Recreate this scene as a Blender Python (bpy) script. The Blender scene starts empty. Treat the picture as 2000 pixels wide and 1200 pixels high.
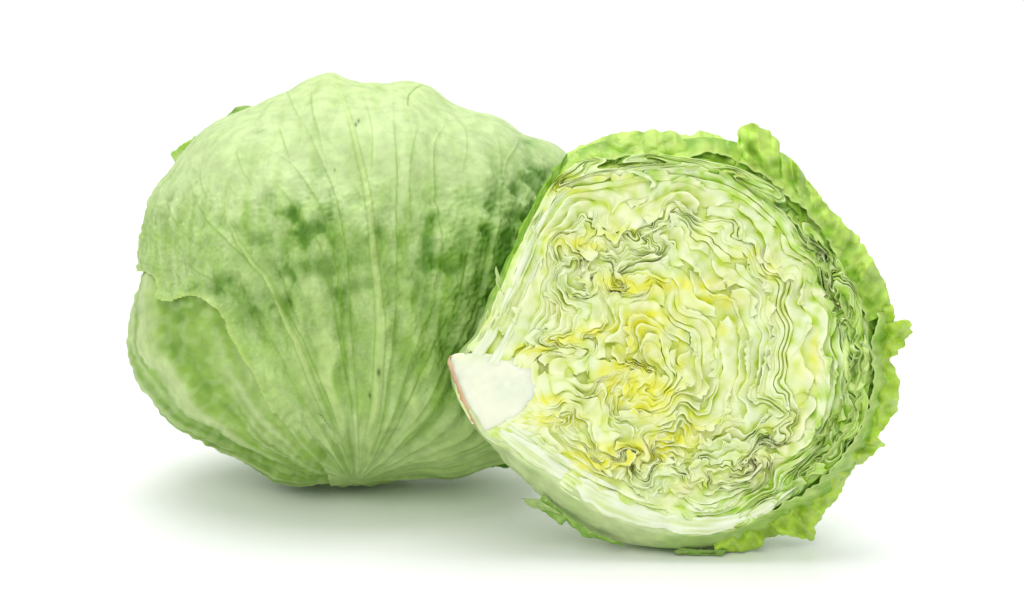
import bpy, math
import numpy as np

# ------------------------------------------------------------------ camera
PITCH = math.radians(10.0)
F = 3889.0                              # focal length in photo pixels (70 mm on 36 mm, 2000 px wide)
D_HEAD, D_CUT = 0.755, 0.660            # distances along the view axis, from where each thing touches the table
CAM = np.array([0.0, -0.70, 0.1986])
E1 = np.array([1.0, 0.0, 0.0])
E2 = np.array([0.0, math.sin(PITCH), math.cos(PITCH)])
EF = np.array([0.0, math.cos(PITCH), -math.sin(PITCH)])
E3 = -EF
scene = bpy.context.scene
col = scene.collection
cd = bpy.data.cameras.new('camera'); cam = bpy.data.objects.new('camera', cd); col.objects.link(cam)
cd.lens = 70; cd.sensor_width = 36; cd.clip_start = 0.01; cd.clip_end = 50
cd.dof.use_dof = True; cd.dof.focus_distance = 0.675; cd.dof.aperture_fstop = 18
cam.location = CAM; cam.rotation_euler = (math.pi/2 - PITCH, 0, 0)
scene.camera = cam

# ------------------------------------------------------------------ light: bright white studio
wd = bpy.data.worlds.new('World'); scene.world = wd; wd.use_nodes = True
bg = wd.node_tree.nodes['Background']
bg.inputs[0].default_value = (0.97, 0.985, 1.0, 1); bg.inputs[1].default_value = 0.84

def area(name, loc, target, size, power, color=(1, 1, 1)):
    l = bpy.data.lights.new(name, 'AREA'); l.shape = 'DISK'; l.size = size; l.energy = power; l.color = color
    o = bpy.data.objects.new(name, l); col.objects.link(o); o.location = loc
    from mathutils import Vector
    o.rotation_euler = (Vector(target) - Vector(loc)).to_track_quat('-Z', 'Y').to_euler()
    return o
area('softbox_lamp', (-0.12, 0.30, 1.15), (0, 0, 0.05), 1.3, 10.5)
area('front_lamp', (-0.15, -1.2, 1.0), (0.03, -0.02, 0.06), 0.9, 6.0)
scene.view_settings.view_transform = 'Standard'; scene.view_settings.look = 'None'
scene.view_settings.exposure = 0.0; scene.view_settings.gamma = 1.0
scene.render.engine = 'CYCLES'
scene.cycles.max_bounces = 14; scene.cycles.diffuse_bounces = 8; scene.cycles.transmission_bounces = 8

# ------------------------------------------------------------------ helpers
rng = np.random.default_rng(11)

class GRF:
    """Band-limited random field, periodic, unit variance."""
    def __init__(self, wavelength, seed, size=1024.0, n=512, bw=0.35):
        r = np.random.default_rng(seed)
        k = np.fft.fftfreq(n, d=size/n)
        kk = np.sqrt(k[:, None]**2 + k[None, :]**2)
        k0 = 1.0/wavelength
        amp = np.exp(-((kk-k0)**2)/(2*(bw*k0)**2)); amp[0, 0] = 0
        f = np.fft.ifft2(np.fft.fft2(r.standard_normal((n, n)))*amp).real
        self.f = f/f.std(); self.n = n; self.s = n/size
    def __call__(self, x, y):
        a = np.asarray(x)*self.s; b = np.asarray(y)*self.s
        i = np.floor(a).astype(int); j = np.floor(b).astype(int); fx = a-i; fy = b-j
        fx = fx*fx*(3-2*fx); fy = fy*fy*(3-2*fy)
        n = self.n; i0 = i % n; i1 = (i+1) % n; j0 = j % n; j1 = (j+1) % n
        g = self.f
        return (g[j0, i0]*(1-fx)+g[j0, i1]*fx)*(1-fy)+(g[j1, i0]*(1-fx)+g[j1, i1]*fx)*fy

def sstep(a, b, x):
    t = np.clip((x-a)/(b-a), 0, 1); return t*t*(3-2*t)
def lin(r, g, b):
    c = np.array([r, g, b])/255.0
    return np.where(c <= 0.04045, c/12.92, ((c+0.055)/1.055)**2.4)
def mixc(a, b, w):
    w = np.asarray(w)[..., None]; return a*(1-w)+b*w

def smooth_line(pts, step=6.0):
    p = np.array(pts, float); q = np.vstack([2*p[0]-p[1], p, 2*p[-1]-p[-2]])
    out = []
    for i in range(1, len(q)-2):
        a, b, c, d = q[i-1], q[i], q[i+1], q[i+2]
        n = max(2, int(np.linalg.norm(c-b)/step))
        for t in np.linspace(0, 1, n, endpoint=False):
            out.append(0.5*((2*b)+(-a+c)*t+(2*a-5*b+4*c-d)*t*t+(-a+3*b-3*c+d)*t**3))
    out.append(p[-1]); return np.array(out)
def resample(p, n):
    s = np.r_[0, np.cumsum(np.linalg.norm(np.diff(p, axis=0), axis=1))]
    t = np.linspace(0, s[-1], n)
    return np.stack([np.interp(t, s, p[:, k]) for k in range(p.shape[1])], 1)
def line_dist(X, Y, line):
    best = np.full(X.shape, 1e9); arc = np.zeros(X.shape); acc = 0.0
    seg = np.linalg.norm(np.diff(line, axis=0), axis=1); tot = seg.sum(); side = np.zeros(X.shape)
    for i in range(len(line)-1):
        a, b = line[i], line[i+1]; d = b-a; L2 = max(d@d, 1e-9)
        t = np.clip(((X-a[0])*d[0]+(Y-a[1])*d[1])/L2, 0, 1)
        dx = X-a[0]-t*d[0]; dy = Y-a[1]-t*d[1]
        q = np.sqrt(dx*dx+dy*dy); m = q < best
        best[m] = q[m]; arc[m] = ((acc+t*seg[i])/tot)[m]; side[m] = np.sign(d[0]*dy-d[1]*dx)[m]
        acc += seg[i]
    return best, arc, side
def inside(X, Y, poly):
    r = np.zeros(X.shape, bool); n = len(poly); j = n-1
    for i in range(n):
        xi, yi = poly[i]; xj, yj = poly[j]
        c = ((yi > Y) != (yj > Y)) & (X < (xj-xi)*(Y-yi)/(yj-yi+1e-12)+xi)
        r ^= c; j = i
    return r

def link(name, me, mat, parent=None):
    o = bpy.data.objects.new(name, me); col.objects.link(o)
    if mat: me.materials.append(mat)
    if parent:
        o.parent = parent
        bpy.context.view_layer.update() if False else None
        o.matrix_parent_inverse = parent_inv[parent.name]
    return o
parent_inv = {}
from mathutils import Matrix
def empty(name, loc, label, cat):
    o = bpy.data.objects.new(name, None); col.objects.link(o); o.location = loc; o.empty_display_size = 0.02
    o['label'] = label; o['category'] = cat
    parent_inv[o.name] = Matrix.Translation(loc).inverted()
    return o
def sub_inv(o): parent_inv[o.name] = Matrix.Identity(4)

def mesh(name, V, Q, C=None, normals=None):
    me = bpy.data.meshes.new(name)
    V = np.ascontiguousarray(V, np.float32); Q = np.ascontiguousarray(Q, np.int32); k = Q.shape[1]
    me.vertices.add(len(V)); me.vertices.foreach_set('co', V.ravel())
    me.loops.add(Q.size); me.loops.foreach_set('vertex_index', Q.ravel())
    me.polygons.add(len(Q)); me.polygons.foreach_set('loop_start', np.arange(0, Q.size, k, dtype=np.int32))
    me.polygons.foreach_set('loop_total', np.full(len(Q), k, np.int32))
    me.polygons.foreach_set('use_smooth', np.ones(len(Q), bool))
    me.update(calc_edges=True); me.validate()
    if C is not None:
        a = me.color_attributes.new('Col', 'FLOAT_COLOR', 'POINT')
        cc = np.ones((len(V), 4), np.float32); cc[:, :3] = np.clip(C, 0, 1); a.data.foreach_set('color', cc.ravel())
    if normals is not None:
        me.normals_split_custom_set_from_vertices(normals.tolist())
    return me
def grid_quads(nr, nc, wrap=False):
    r = np.arange(nr-1)[:, None]; c = np.arange(nc if wrap else nc-1)[None, :]
    c2 = (c+1) % nc
    return np.stack([r*nc+c+0*r, r*nc+c2, (r+1)*nc+c2, (r+1)*nc+c], -1).reshape(-1, 4)
def compact(V, Q, *arrs):
    used = np.unique(Q); m = np.full(len(V), -1); m[used] = np.arange(len(used))
    return (V[used], m[Q])+tuple(a[used] for a in arrs)
def vnormals(V, Q):
    a = V[Q[:, 2]]-V[Q[:, 0]]; b = V[Q[:, 3]]-V[Q[:, 1]]; n = np.cross(a, b)
    N = np.zeros_like(V)
    for k in range(4):
        for d in range(3): N[:, d] += np.bincount(Q[:, k], n[:, d], len(V))
    return N/(np.linalg.norm(N, axis=1, keepdims=True)+1e-20)

# ------------------------------------------------------------------ materials (colour comes from each leaf, with some shading painted in, plus fine grain)
def leaf_mat(name, rough=0.38, trans=0.3, spec=0.45, grain=0.12, bump=0.25, bscale=900, sss=0.0):
    m = bpy.data.materials.new(name); m.use_nodes = True; nt = m.node_tree; N = nt.nodes; L = nt.links
    p = N['Principled BSDF']; out = N['Material Output']
    at = N.new('ShaderNodeAttribute'); at.attribute_name = 'Col'
    tc = N.new('ShaderNodeTexCoord')
    n1 = N.new('ShaderNodeTexNoise'); n1.inputs['Scale'].default_value = bscale; n1.inputs['Detail'].default_value = 4
    n2 = N.new('ShaderNodeTexNoise'); n2.inputs['Scale'].default_value = bscale*0.28; n2.inputs['Detail'].default_value = 5
    L.new(tc.outputs['Object'], n1.inputs['Vector']); L.new(tc.outputs['Object'], n2.inputs['Vector'])
    mr = N.new('ShaderNodeMapRange'); mr.inputs[1].default_value = 0.3; mr.inputs[2].default_value = 0.7
    mr.inputs[3].default_value = 1-grain; mr.inputs[4].default_value = 1+grain
    L.new(n2.outputs[0], mr.inputs[0])
    mu = N.new('ShaderNodeVectorMath'); mu.operation = 'SCALE'
    L.new(at.outputs['Color'], mu.inputs[0]); L.new(mr.outputs[0], mu.inputs['Scale'])
    L.new(mu.outputs[0], p.inputs['Base Color'])
    p.inputs['Roughness'].default_value = rough; p.inputs['Specular IOR Level'].default_value = spec
    if sss:
        p.inputs['Subsurface Weight'].default_value = sss; p.inputs['Subsurface Radius'].default_value = (1, 0.9, 0.5)
        p.inputs['Subsurface Scale'].default_value = 0.0035
    ad = N.new('ShaderNodeMath'); ad.operation = 'MULTIPLY_ADD'; ad.inputs[1].default_value = 0.5
    L.new(n1.outputs[0], ad.inputs[0]); L.new(n2.outputs[0], ad.inputs[2])
    b = N.new('ShaderNodeBump'); b.inputs['Strength'].default_value = bump; b.inputs['Distance'].default_value = 0.0006
    L.new(ad.outputs[0], b.inputs['Height']); L.new(b.outputs[0], p.inputs['Normal'])
    if trans:
        t = N.new('ShaderNodeBsdfTranslucent'); mx = N.new('ShaderNodeMixShader'); mx.inputs[0].default_value = trans
        sat = N.new('ShaderNodeHueSaturation'); sat.inputs['Saturation'].default_value = 1.12
        L.new(mu.outputs[0], sat.inputs['Color']); L.new(sat.outputs[0], t.inputs['Color'])
        L.new(p.outputs[0], mx.inputs[1]); L.new(t.outputs[0], mx.inputs[2]); L.new(mx.outputs[0], out.inputs['Surface'])
    return m
M_LEAF = leaf_mat('outer_leaf', 0.46, 0.22, 0.28, 0.13, 0.45, 700)
M_CUT = leaf_mat('cut_leaf', 0.34, 0.0, 0.4, 0.05, 0.15, 700)
M_CORE = leaf_mat('stem_flesh', 0.30, 0.0, 0.4, 0.02, 0.12, 500, sss=0.5)
M_THIN = leaf_mat('loose_leaf', 0.42, 0.28, 0.32, 0.12, 0.3, 700)
M_END = leaf_mat('stem_skin', 0.5, 0.0, 0.3, 0.25, 0.5, 500)

def backdrop_mat():
    m = bpy.data.materials.new('white_sheet'); m.use_nodes = True; nt = m.node_tree; p = nt.nodes['Principled BSDF']
    p.inputs['Roughness'].default_value = 0.45; p.inputs['Specular IOR Level'].default_value = 0.25
    n = nt.nodes.new('ShaderNodeTexNoise'); n.inputs['Scale'].default_value = 3
    r = nt.nodes.new('ShaderNodeMapRange'); r.inputs[3].default_value = 0.90; r.inputs[4].default_value = 0.93
    c = nt.nodes.new('ShaderNodeCombineColor')
    nt.links.new(n.outputs[0], r.inputs[0])
    for k in range(3): nt.links.new(r.outputs[0], c.inputs[k])
    nt.links.new(c.outputs[0], p.inputs['Base Color'])
    return m

# ------------------------------------------------------------------ setting: white sheet sweeping up behind
def build_backdrop():
    prof = [(-2.5, 0.0), (0.9, 0.0)]
    for t in np.linspace(0, math.pi/2, 14)[1:]: prof.append((0.9+0.6*math.sin(t), 0.6-0.6*math.cos(t)))
    prof.append((1.5, 2.2))
    xs = np.linspace(-2.5, 2.5, 9)
    V = np.array([[x, y, z] for (y, z) in prof for x in xs])
    o = link('backdrop', mesh('backdrop', V, grid_quads(len(prof), len(xs))), backdrop_mat())
    o['kind'] = 'structure'; o['label'] = 'seamless white sheet under and behind the lettuces'
build_backdrop()

# ================================================================== WHOLE HEAD
HC = (680.0, 548.0)
SH = D_HEAD/F
head_c = CAM+D_HEAD*(EF+(HC[0]-1000)/F*E1-(HC[1]-600)/F*E2)
head = empty('whole_iceberg_lettuce', (float(head_c[0]), float(head_c[1]), 0.0),
             'whole pale green iceberg lettuce with veined outer leaves, behind the cut one', 'lettuce')
sil = [(258,640),(262,590),(268,555),(275,520),(290,440),(330,350),(360,305),(440,245),(500,212),(580,180),(650,152),(700,158),(760,165),
       (830,172),(880,200),(950,232),(1010,260),(1075,275),(1110,310),(1135,400),(1135,540),(1105,680),(1065,810),(1000,892),(910,916),(830,914),
       (760,922),(690,936),(640,940),(560,936),(490,908),(440,885),(390,852),(340,822),(300,780),(268,745),(257,700)]
sa = np.array([(x-HC[0], -(y-HC[1])) for x, y in sil]); ang = np.arctan2(sa[:, 1], sa[:, 0]); rad = np.hypot(sa[:, 0], sa[:, 1]); rad = rad-6*np.clip(1+2*sa[:, 1]/rad, 0, 1)+2*(sa[:, 1] < -.8*rad)
o_ = np.argsort(ang); ang = ang[o_]; rad = rad[o_]
TA = np.linspace(-math.pi, math.pi, 721); TR = np.interp(TA, np.r_[ang-2*math.pi, ang, ang+2*math.pi], np.r_[rad, rad, rad])
ker = np.exp(-0.5*(np.arange(-12, 13)/2.2)**2); ker /= ker.sum()
TRs = np.convolve(np.r_[TR[-13:-1], TR, TR[1:13]], ker, 'valid')
ker2 = np.exp(-0.5*(np.arange(-120, 121)/50.0)**2); ker2 /= ker2.sum()
TRb = np.convolve(np.r_[TR[-121:-1], TR, TR[1:121]], ker2, 'valid')
def head_base(u, v):
    psi = np.hypot(u, v); al = np.arctan2(v, u)
    w = sstep(0.35, 1.35, psi)
    A = np.interp(al, TA, TRb)*(1-w)+np.interp(al, TA, TRs)*w
    s = np.sin(np.minimum(psi, math.pi))
    return s*A*np.cos(al), s*A*np.sin(al), np.cos(psi)*392.0
def to_world(X, Y, Z):
    return head_c+SH*(X[..., None]*E1+Y[..., None]*E2+Z[..., None]*E3)
def project(P):
    q = P-CAM; d = q@EF
    return 1000+F*(q@E1)/d, 600-F*(q@E2)/d

g_lump = GRF(230, 1, bw=0.5); g_mid = GRF(70, 2, bw=0.5); g_fine = GRF(26, 3, bw=0.5); g_rid = GRF(60, 4, bw=0.6)
g_rid2 = GRF(26, 5, bw=0.6); g_tiny = GRF(11, 6, bw=0.5); g_col = GRF(90, 7, bw=0.6); g_col2 = GRF(30, 8, bw=0.7)

VEINS = [  # line in photo pixels, half width, ridge height, strength of the line colour, pale?
 ([(655,160),(676,215),(695,290),(712,360),(722,430),(729,500),(736,560),(740,620),(738,690),(733,770),(720,850),(706,925)], 11, 7, 0.75, 1),
 ([(610,183),(612,225),(622,262),(631,300)], 3, 1.5, 0.6, 0),
 ([(570,220),(600,258),(620,300),(640,345),(655,385),(668,440),(680,520),(684,600),(690,690),(698,780),(700,860),(702,920)], 4.5, 3, 0.7, 0),
 ([(507,288),(545,305),(573,326),(608,375),(633,421),(647,470),(657,522),(664,600),(672,680),(686,790),(694,880)], 4.5, 3, 0.7, 0),
 ([(545,250),(558,288),(566,312)], 3, 1.2, 0.6, 0),
 ([(365,330),(384,379),(409,428),(444,463),(493,515),(545,585),(590,660),(628,745),(662,840),(690,920)], 5, 4, 0.65, 0),
 ([(451,358),(449,400),(458,442),(474,472),(496,512),(532,560),(562,630),(592,690),(624,780),(655,860),(690,925)], 7, 7, 0.6, 1),
 ([(510,348),(545,368),(584,417),(622,473),(637,522),(652,600),(672,700),(688,800)], 3.5, 2, 0.6, 0),
 ([(325,463),(346,491),(384,526),(440,556),(510,625),(560,705),(606,800),(660,900)], 5, 4, 0.5, 0),
 ([(766,180),(766,267),(771,344),(773,435),(775,505),(771,600),(760,700),(745,800),(722,890)], 4.5, 3, 0.65, 0),
 ([(871,211),(864,253),(846,284),(843,320),(850,400),(858,456),(853,505),(836,600),(806,680),(772,780),(745,850),(722,905)], 5, 3.5, 0.7, 0),
 ([(871,456),(859,480),(853,505)], 3, 1.5, 0.6, 0),
 ([(909,393),(930,445),(938,480),(930,560),(905,640),(860,720),(810,800),(760,870)], 4, 2.5, 0.55, 0),
 ([(941,239),(962,284),(972,325),(975,360),(969,393),(965,435),(955,484),(950,533),(925,620),(890,700),(840,780),(790,840),(745,895)], 5, 4, 0.7, 0),
 ([(1013,267),(1004,291),(986,319),(978,350)], 3, 2, 0.6, 0),
 ([(909,480),(899,533),(882,600),(842,680),(800,760),(762,850),(730,900)], 3.5, -2.5, 0.75, 0),
 ([(794,216),(797,193),(811,181),(834,177)], 3, -5, 0.9, 0),  # a fold, not a vein: its dark crease is painted as a line
 ([(655,620),(676,735),(690,790)], 3.5, -2.5, 0.6, 0),
 ([(420,610),(470,690),(530,790),(600,880)], 3.5, -2, 0.4, 0),
 ([(560,180),(575,215),(590,240)], 2.5, 1, 0.5, 0), ([(705,180),(722,240),(726,300),(722,360)], 3, 1.5, 0.4, 0),
 ([(1040,330),(1025,380),(1005,440),(985,520),(950,610)], 4, 3, 0.5, 0),
 ([(812,250),(800,300),(795,350),(800,420),(806,480)], 3, 1.6, 0.45, 0),
 ([(900,250),(905,300),(900,340)], 2.5, 1.2, 0.4, 0),
 ([(395,330),(400,370),(420,400)], 2.5, 1.2, 0.4, 0), ([(470,300),(480,340),(500,370)], 2.5, 1.2, 0.4, 0),
 ([(335,400),(350,440),(380,470),(420,495)], 3, 1.5, 0.4, 0),
]
VEINS = [(smooth_line(p, 8), w, h, s, k) for p, w, h, s, k in VEINS]
BLOT_CREASE = [(590,480,60,42,.75),(640,520,45,60,.75),(560,440,50,30,.4),(640,400,35,26,.5),(770,470,40,60,.4),(832,480,24,48,1.2),(905,470,50,60,.6),(1035,430,55,100,1.2),
        (890,580,80,70,.5),(553,575,16,60,1.0),(440,590,70,30,.8),(690,560,60,80,.3),(990,560,60,120,1.1),(620,640,40,80,.4),(840,650,90,110,.4),(500,620,40,60,.4),  # tall narrow entry left of the midrib paints the shade in the crease
        (500,260,20,12,.7),(340,410,16,18,.5),(728,450,9,90,.6),(585,470,40,10,.4),(930,760,80,80,.5),(500,500,30,24,.4),(470,620,25,40,.4),(660,600,14,70,.4)]
C_PALE = lin(203, 224, 158); C_MID = lin(152, 191, 82); C_GRN = lin(86, 140, 14); C_DEEP = lin(54, 102, 6)
C_RIB = lin(196, 220, 138); C_LINE = lin(122, 163, 46); C_UND = lin(154, 190, 84); C_YEL = lin(204, 226, 126)

EDGE_L = smooth_line([(236,520),(262,530),(283,533),(304,548),(309,578),(335,590),(380,577),(418,590),(443,618),(458,652),(480,690),(508,732),
                      (530,775),(555,815),(585,850),(618,890),(645,940),(655,1010)], 5)
EDGE_R = smooth_line([(796,990),(798,940),(802,912),(818,894),(850,890),(880,872),(925,862),(962,838),(1000,800),(1080,720),(1250,620)], 6)
POLY_L = np.vstack([EDGE_L, [(100, 1000), (100, 520)]])
POLY_R = np.vstack([EDGE_R, [(1300, 1100), (796, 1100)]])

POLE = np.array([0.05, -0.955, 0.29]); POLE /= np.linalg.norm(POLE)
PA = np.cross(POLE, [0, 0, 1]); PA /= np.linalg.norm(PA); PB = np.cross(PA, POLE)
def meridian(X, Y, Z):
    q = np.stack([X/425, Y/395, Z/392], -1); q /= np.linalg.norm(q, axis=-1, keepdims=True)
    return np.arctan2(q@PA, q@PB), np.arccos(np.clip(q@POLE, -1, 1))*400
def head_leaf(n, ulim, off, region, kind, flip=False):
    """A leaf of the whole head on an n x n grid over the facing (or far) side."""
    t = np.linspace(-ulim, ulim, n); u, v = np.meshgrid(t, t)
    keep = np.hypot(u, v) < ulim
    if flip:
        psi = math.pi-np.hypot(u, v); al = np.arctan2(v, u); uu, vv = psi*np.cos(al), psi*np.sin(al)
    else: uu, vv = u, v
    X, Y, Z = head_base(uu, vv)
    P = to_world(X, Y, Z); px, py = project(P)
    if flip: px = px+5000
    nx, ny, nz = X/430.0**2, Y/400.0**2, Z/392.0**2
    L = np.sqrt(nx*nx+ny*ny+nz*nz); nrm = (nx[..., None]*E1+ny[..., None]*E2+nz[..., None]*E3)/L[..., None]
    be, di = meridian(X, Y, Z)
    disp = np.full(X.shape, float(off))
    low = 1-sstep(330, 640, di)
    nearbase = sstep(10, 150, di)
    wob = 5*g_mid(px*.5+300, py*.5)
    if kind == 'front':
        disp += 5*g_lump(px, py)
        disp += (4.2*g_rid(be*210+wob, di*0.07)+0.9*g_rid2(be*210+wob, di*0.08))*(0.3+0.7*low)*nearbase
        bl = sstep(290, 420, py)*(1-sstep(620, 760, py))
        disp += (2.0*g_fine(be*200, di*0.5)+0.8*g_tiny(be*330, py*.7))*(0.16+0.7*bl)*nearbase
        vein = np.zeros(X.shape); pale = np.zeros(X.shape); mid = np.zeros(X.shape)
        for i, (ln, w, h, s, k) in enumerate(VEINS):
            d, a, sd = line_dist(px, py, ln)
            tap = np.clip(0.35+1.0*a, 0.3, 1.0)*(1-0.5*sstep(0.85, 1.0, a)) if k else np.clip(0.55+0.6*a, 0, 1)*(1-0.6*sstep(.8, 1., a))
            fade = (1-0.75*sstep(0.92, 1.0, a))*(.12+.88*sstep(0, .22, a) if h > 0 else 1)
            disp += (.5+.4*sstep(350, 600, py))*h*fade*np.exp(-(d/(w*tap*1.15))**2)-0.2*abs(h)*fade*np.exp(-((d-2.2*w)/(w*1.2))**2)
            lw = 1.6
            vein = np.maximum(vein, (s if not k else .45)*fade*np.exp(-((d-(0 if not k else w*.9*tap))/lw)**2)*(1-0.5*sstep(.6, 1., a)))
            if k: pale = np.maximum(pale, 0.75*(1-.5*sstep(.5, .9, a))*np.exp(-(d/(w*tap*1.1))**2))
            if i == 0: mid = d < w*tap*0.9
        # crease left of the midrib flap
        d, a, sd = line_dist(px, py, smooth_line([(520,500),(548,560),(572,620),(590,670)], 6))
        disp -= 8*np.exp(-(d/9)**2)
        for (bx, by, br, bh) in ((740,575,22,5),(600,500,40,5),(560,450,30,4),(700,480,25,3),(800,400,45,4),(900,420,45,4),(470,420,40,4)):
            disp += bh*np.exp(-((px-bx)**2+(py-by)**2)/br**2)
        # free edge lifts off the leaf below
        dl, a, sd = line_dist(px, py, EDGE_L); a_l = a
        disp += 7*np.exp(-(dl/20)**2)*(1-sstep(0.55, 0.8, a))*sstep(.07, .2, a)-9*sstep(.55, .75, a)*np.exp(-(dl/80)**2)-7*(1-sstep(.06, .2, a))*np.exp(-(dl/70)**2)+1.5*g_fine(px, py)*np.exp(-(dl/25)**2)
        dr, a2, sd2 = line_dist(px, py, EDGE_R)
        blot = np.zeros(X.shape)
        puck = g_fine(be*200, di*.5)
        wx = px+3*g_fine(px*.8, py*.5)+9*g_mid(px, py); wy = py+24*g_rid(be*260, di*.06)+8*g_rid2(be*260, di*.08)+14*g_mid(px+200, py)
        for (bx, by, rx, ry, s) in BLOT_CREASE: blot += s*np.exp(-((wx-bx)/rx)**2-((wy-by)/(ry*1.15))**2)
        blot *= np.clip(0.95+0.42*g_col(px+40, py)+0.45*g_col2(be*200, di*.22)-.2*puck+.14*g_tiny(be*320, di*.6), 0, 2); disp += np.clip(blot, 0, 1)*(1.5*puck+.7*g_tiny(be*330, py*.7))  # blotches go darker in the pucker hollows, shade put into the colour
        band = sstep(330, 470, py)*(1-0.75*sstep(680, 860, py))  # greener middle, plus the front's dimmer light below the top put into colour
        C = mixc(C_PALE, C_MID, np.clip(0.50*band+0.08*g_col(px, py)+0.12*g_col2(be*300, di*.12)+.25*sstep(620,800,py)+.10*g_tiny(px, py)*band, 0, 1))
        C = mixc(C, C_GRN, np.clip(blot*0.62, 0, .85)); C = mixc(C, C_DEEP, np.clip((blot-0.85)*0.35, 0, 0.45))
        fine = np.exp(-(g_rid(be*330+60+wob*1.5, di*0.13)/.10)**2)*.8+np.exp(-(g_rid2(be*150+300+wob, di*0.10)/.12)**2)*.5
        fine *= sstep(60, 200, di)*(.45+.55*np.clip(.5+g_col(px+70, py), 0, 1))
        C = mixc(C, C_LINE, np.clip(fine*(.20+.22*band), 0, .5)); disp -= .8*fine*(.4+.6*band)
        streak = np.clip(g_rid2(be*210+wob, di*0.08)*0.5+g_rid(be*210+wob, di*.10)*.4, -1, 1)
        C = mixc(C, C_MID*.82, np.clip(-streak, 0, 1)*0.5*low); C = mixc(C, C_RIB, np.clip(streak, 0, 1)*0.7*low)  # pale ribs, with ridge shading painted in: valleys darkened, crests lightened
        C = mixc(C, C_RIB, pale*(1-0.6*sstep(600, 850, py))); C = mixc(C, C_LINE, np.clip(vein*(.95+.3*sstep(300, 480, py)), 0, 1))
        C = mixc(C, C_YEL, np.exp(-(dl/7)**2)*0.6*(1-sstep(.5, .75, a_l)))
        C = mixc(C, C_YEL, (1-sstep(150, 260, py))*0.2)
        for (sx, sy, r) in ((737,718,5),(721,765,3.5),(695,252,3),(654,333,2),(700,243,3)):
            C = mixc(C, lin(70, 90, 25), np.exp(-((px-sx)**2/(r*.7)**2+(py-sy)**2/(r*1.5)**2)))
    else:
        mid = np.zeros(X.shape, bool)
        disp += 4*g_lump(px+500, py)+(4.6*g_rid(be*125+900+wob, di*0.06)+0.5*g_rid2(be*210+wob, di*0.07))*nearbase*(1-0.3*sstep(400, 700, di))
        disp += 1.0*g_fine(px, py)
        if kind == 'left': disp -= 9*(~inside(px, py, POLY_L))*sstep(0, 20, line_dist(px, py, EDGE_L[::3])[0])
        st = np.clip(g_rid(be*125+900+wob, di*0.06)*0.5+g_rid2(be*210+wob, di*.05)*.3, -1, 1)
        base = C_UND if kind == 'left' else lin(120, 165, 60) if kind == 'right' else mixc(C_PALE, C_MID, .4*np.ones(X.shape))
        C = np.broadcast_to(base, X.shape+(3,)).copy()
        C = mixc(C, lin(204, 222, 156), np.clip(st, 0, 1)*0.9); C = mixc(C, C_GRN, np.clip(-st, 0, 1)*0.38+0.12*np.clip(g_col(px, py), 0, 2))  # ridge shading painted in here too, along with the pale ribs
        C = mixc(C, C_PALE, 0.25*np.clip(g_col2(px*.7, py*.7), 0, 1))
    P = P+nrm*(disp*SH)[..., None]
    # rests on the sheet
    P[..., 2] = np.where(P[..., 2] < 0.004, 0.0006+0.0034*np.exp((P[..., 2]-0.004)/0.0034), P[..., 2])
    keep &= region(px, py, uu, vv)
    Q = grid_quads(n, n); Q = Q[keep.ravel()[Q].all(1)]
    if flip: Q = Q[:, ::-1]
    return P.reshape(-1, 3), Q, C.reshape(-1, 3), np.asarray(mid).ravel()

def near(px, py, poly, edge): return inside(px, py, poly) | (line_dist(px, py, edge[::3])[0] < 55)
def add_head_leaf(label, *a, **k):
    V, Q, C, mid = head_leaf(*a, **k)
    N = vnormals(V, Q)
    m = mid[Q].sum(1) >= 3
    v2, q2, c2, n2 = compact(V, Q[~m], C, N)
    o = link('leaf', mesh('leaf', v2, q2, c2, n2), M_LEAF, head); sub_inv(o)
    if label: o['label'] = label
    if m.any():
        v2, q2, c2, n2 = compact(V, Q[m], C, N); link('midrib', mesh('midrib', v2, q2, c2, n2), M_LEAF, o)
    return o
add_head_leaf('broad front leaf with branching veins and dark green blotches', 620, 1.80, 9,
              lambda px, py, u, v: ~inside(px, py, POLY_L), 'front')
add_head_leaf('pale ridged leaf showing under the front leaf', 400, 1.85, -3,
              lambda px, py, u, v: near(px, py, POLY_L, EDGE_L), 'left')
add_head_leaf(None, 140, 1.75, -22, lambda px, py, u, v: u > -9, 'back')
add_head_leaf(None, 160, 1.62, -16, lambda px, py, u, v: u > -9, 'back', flip=True)

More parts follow.
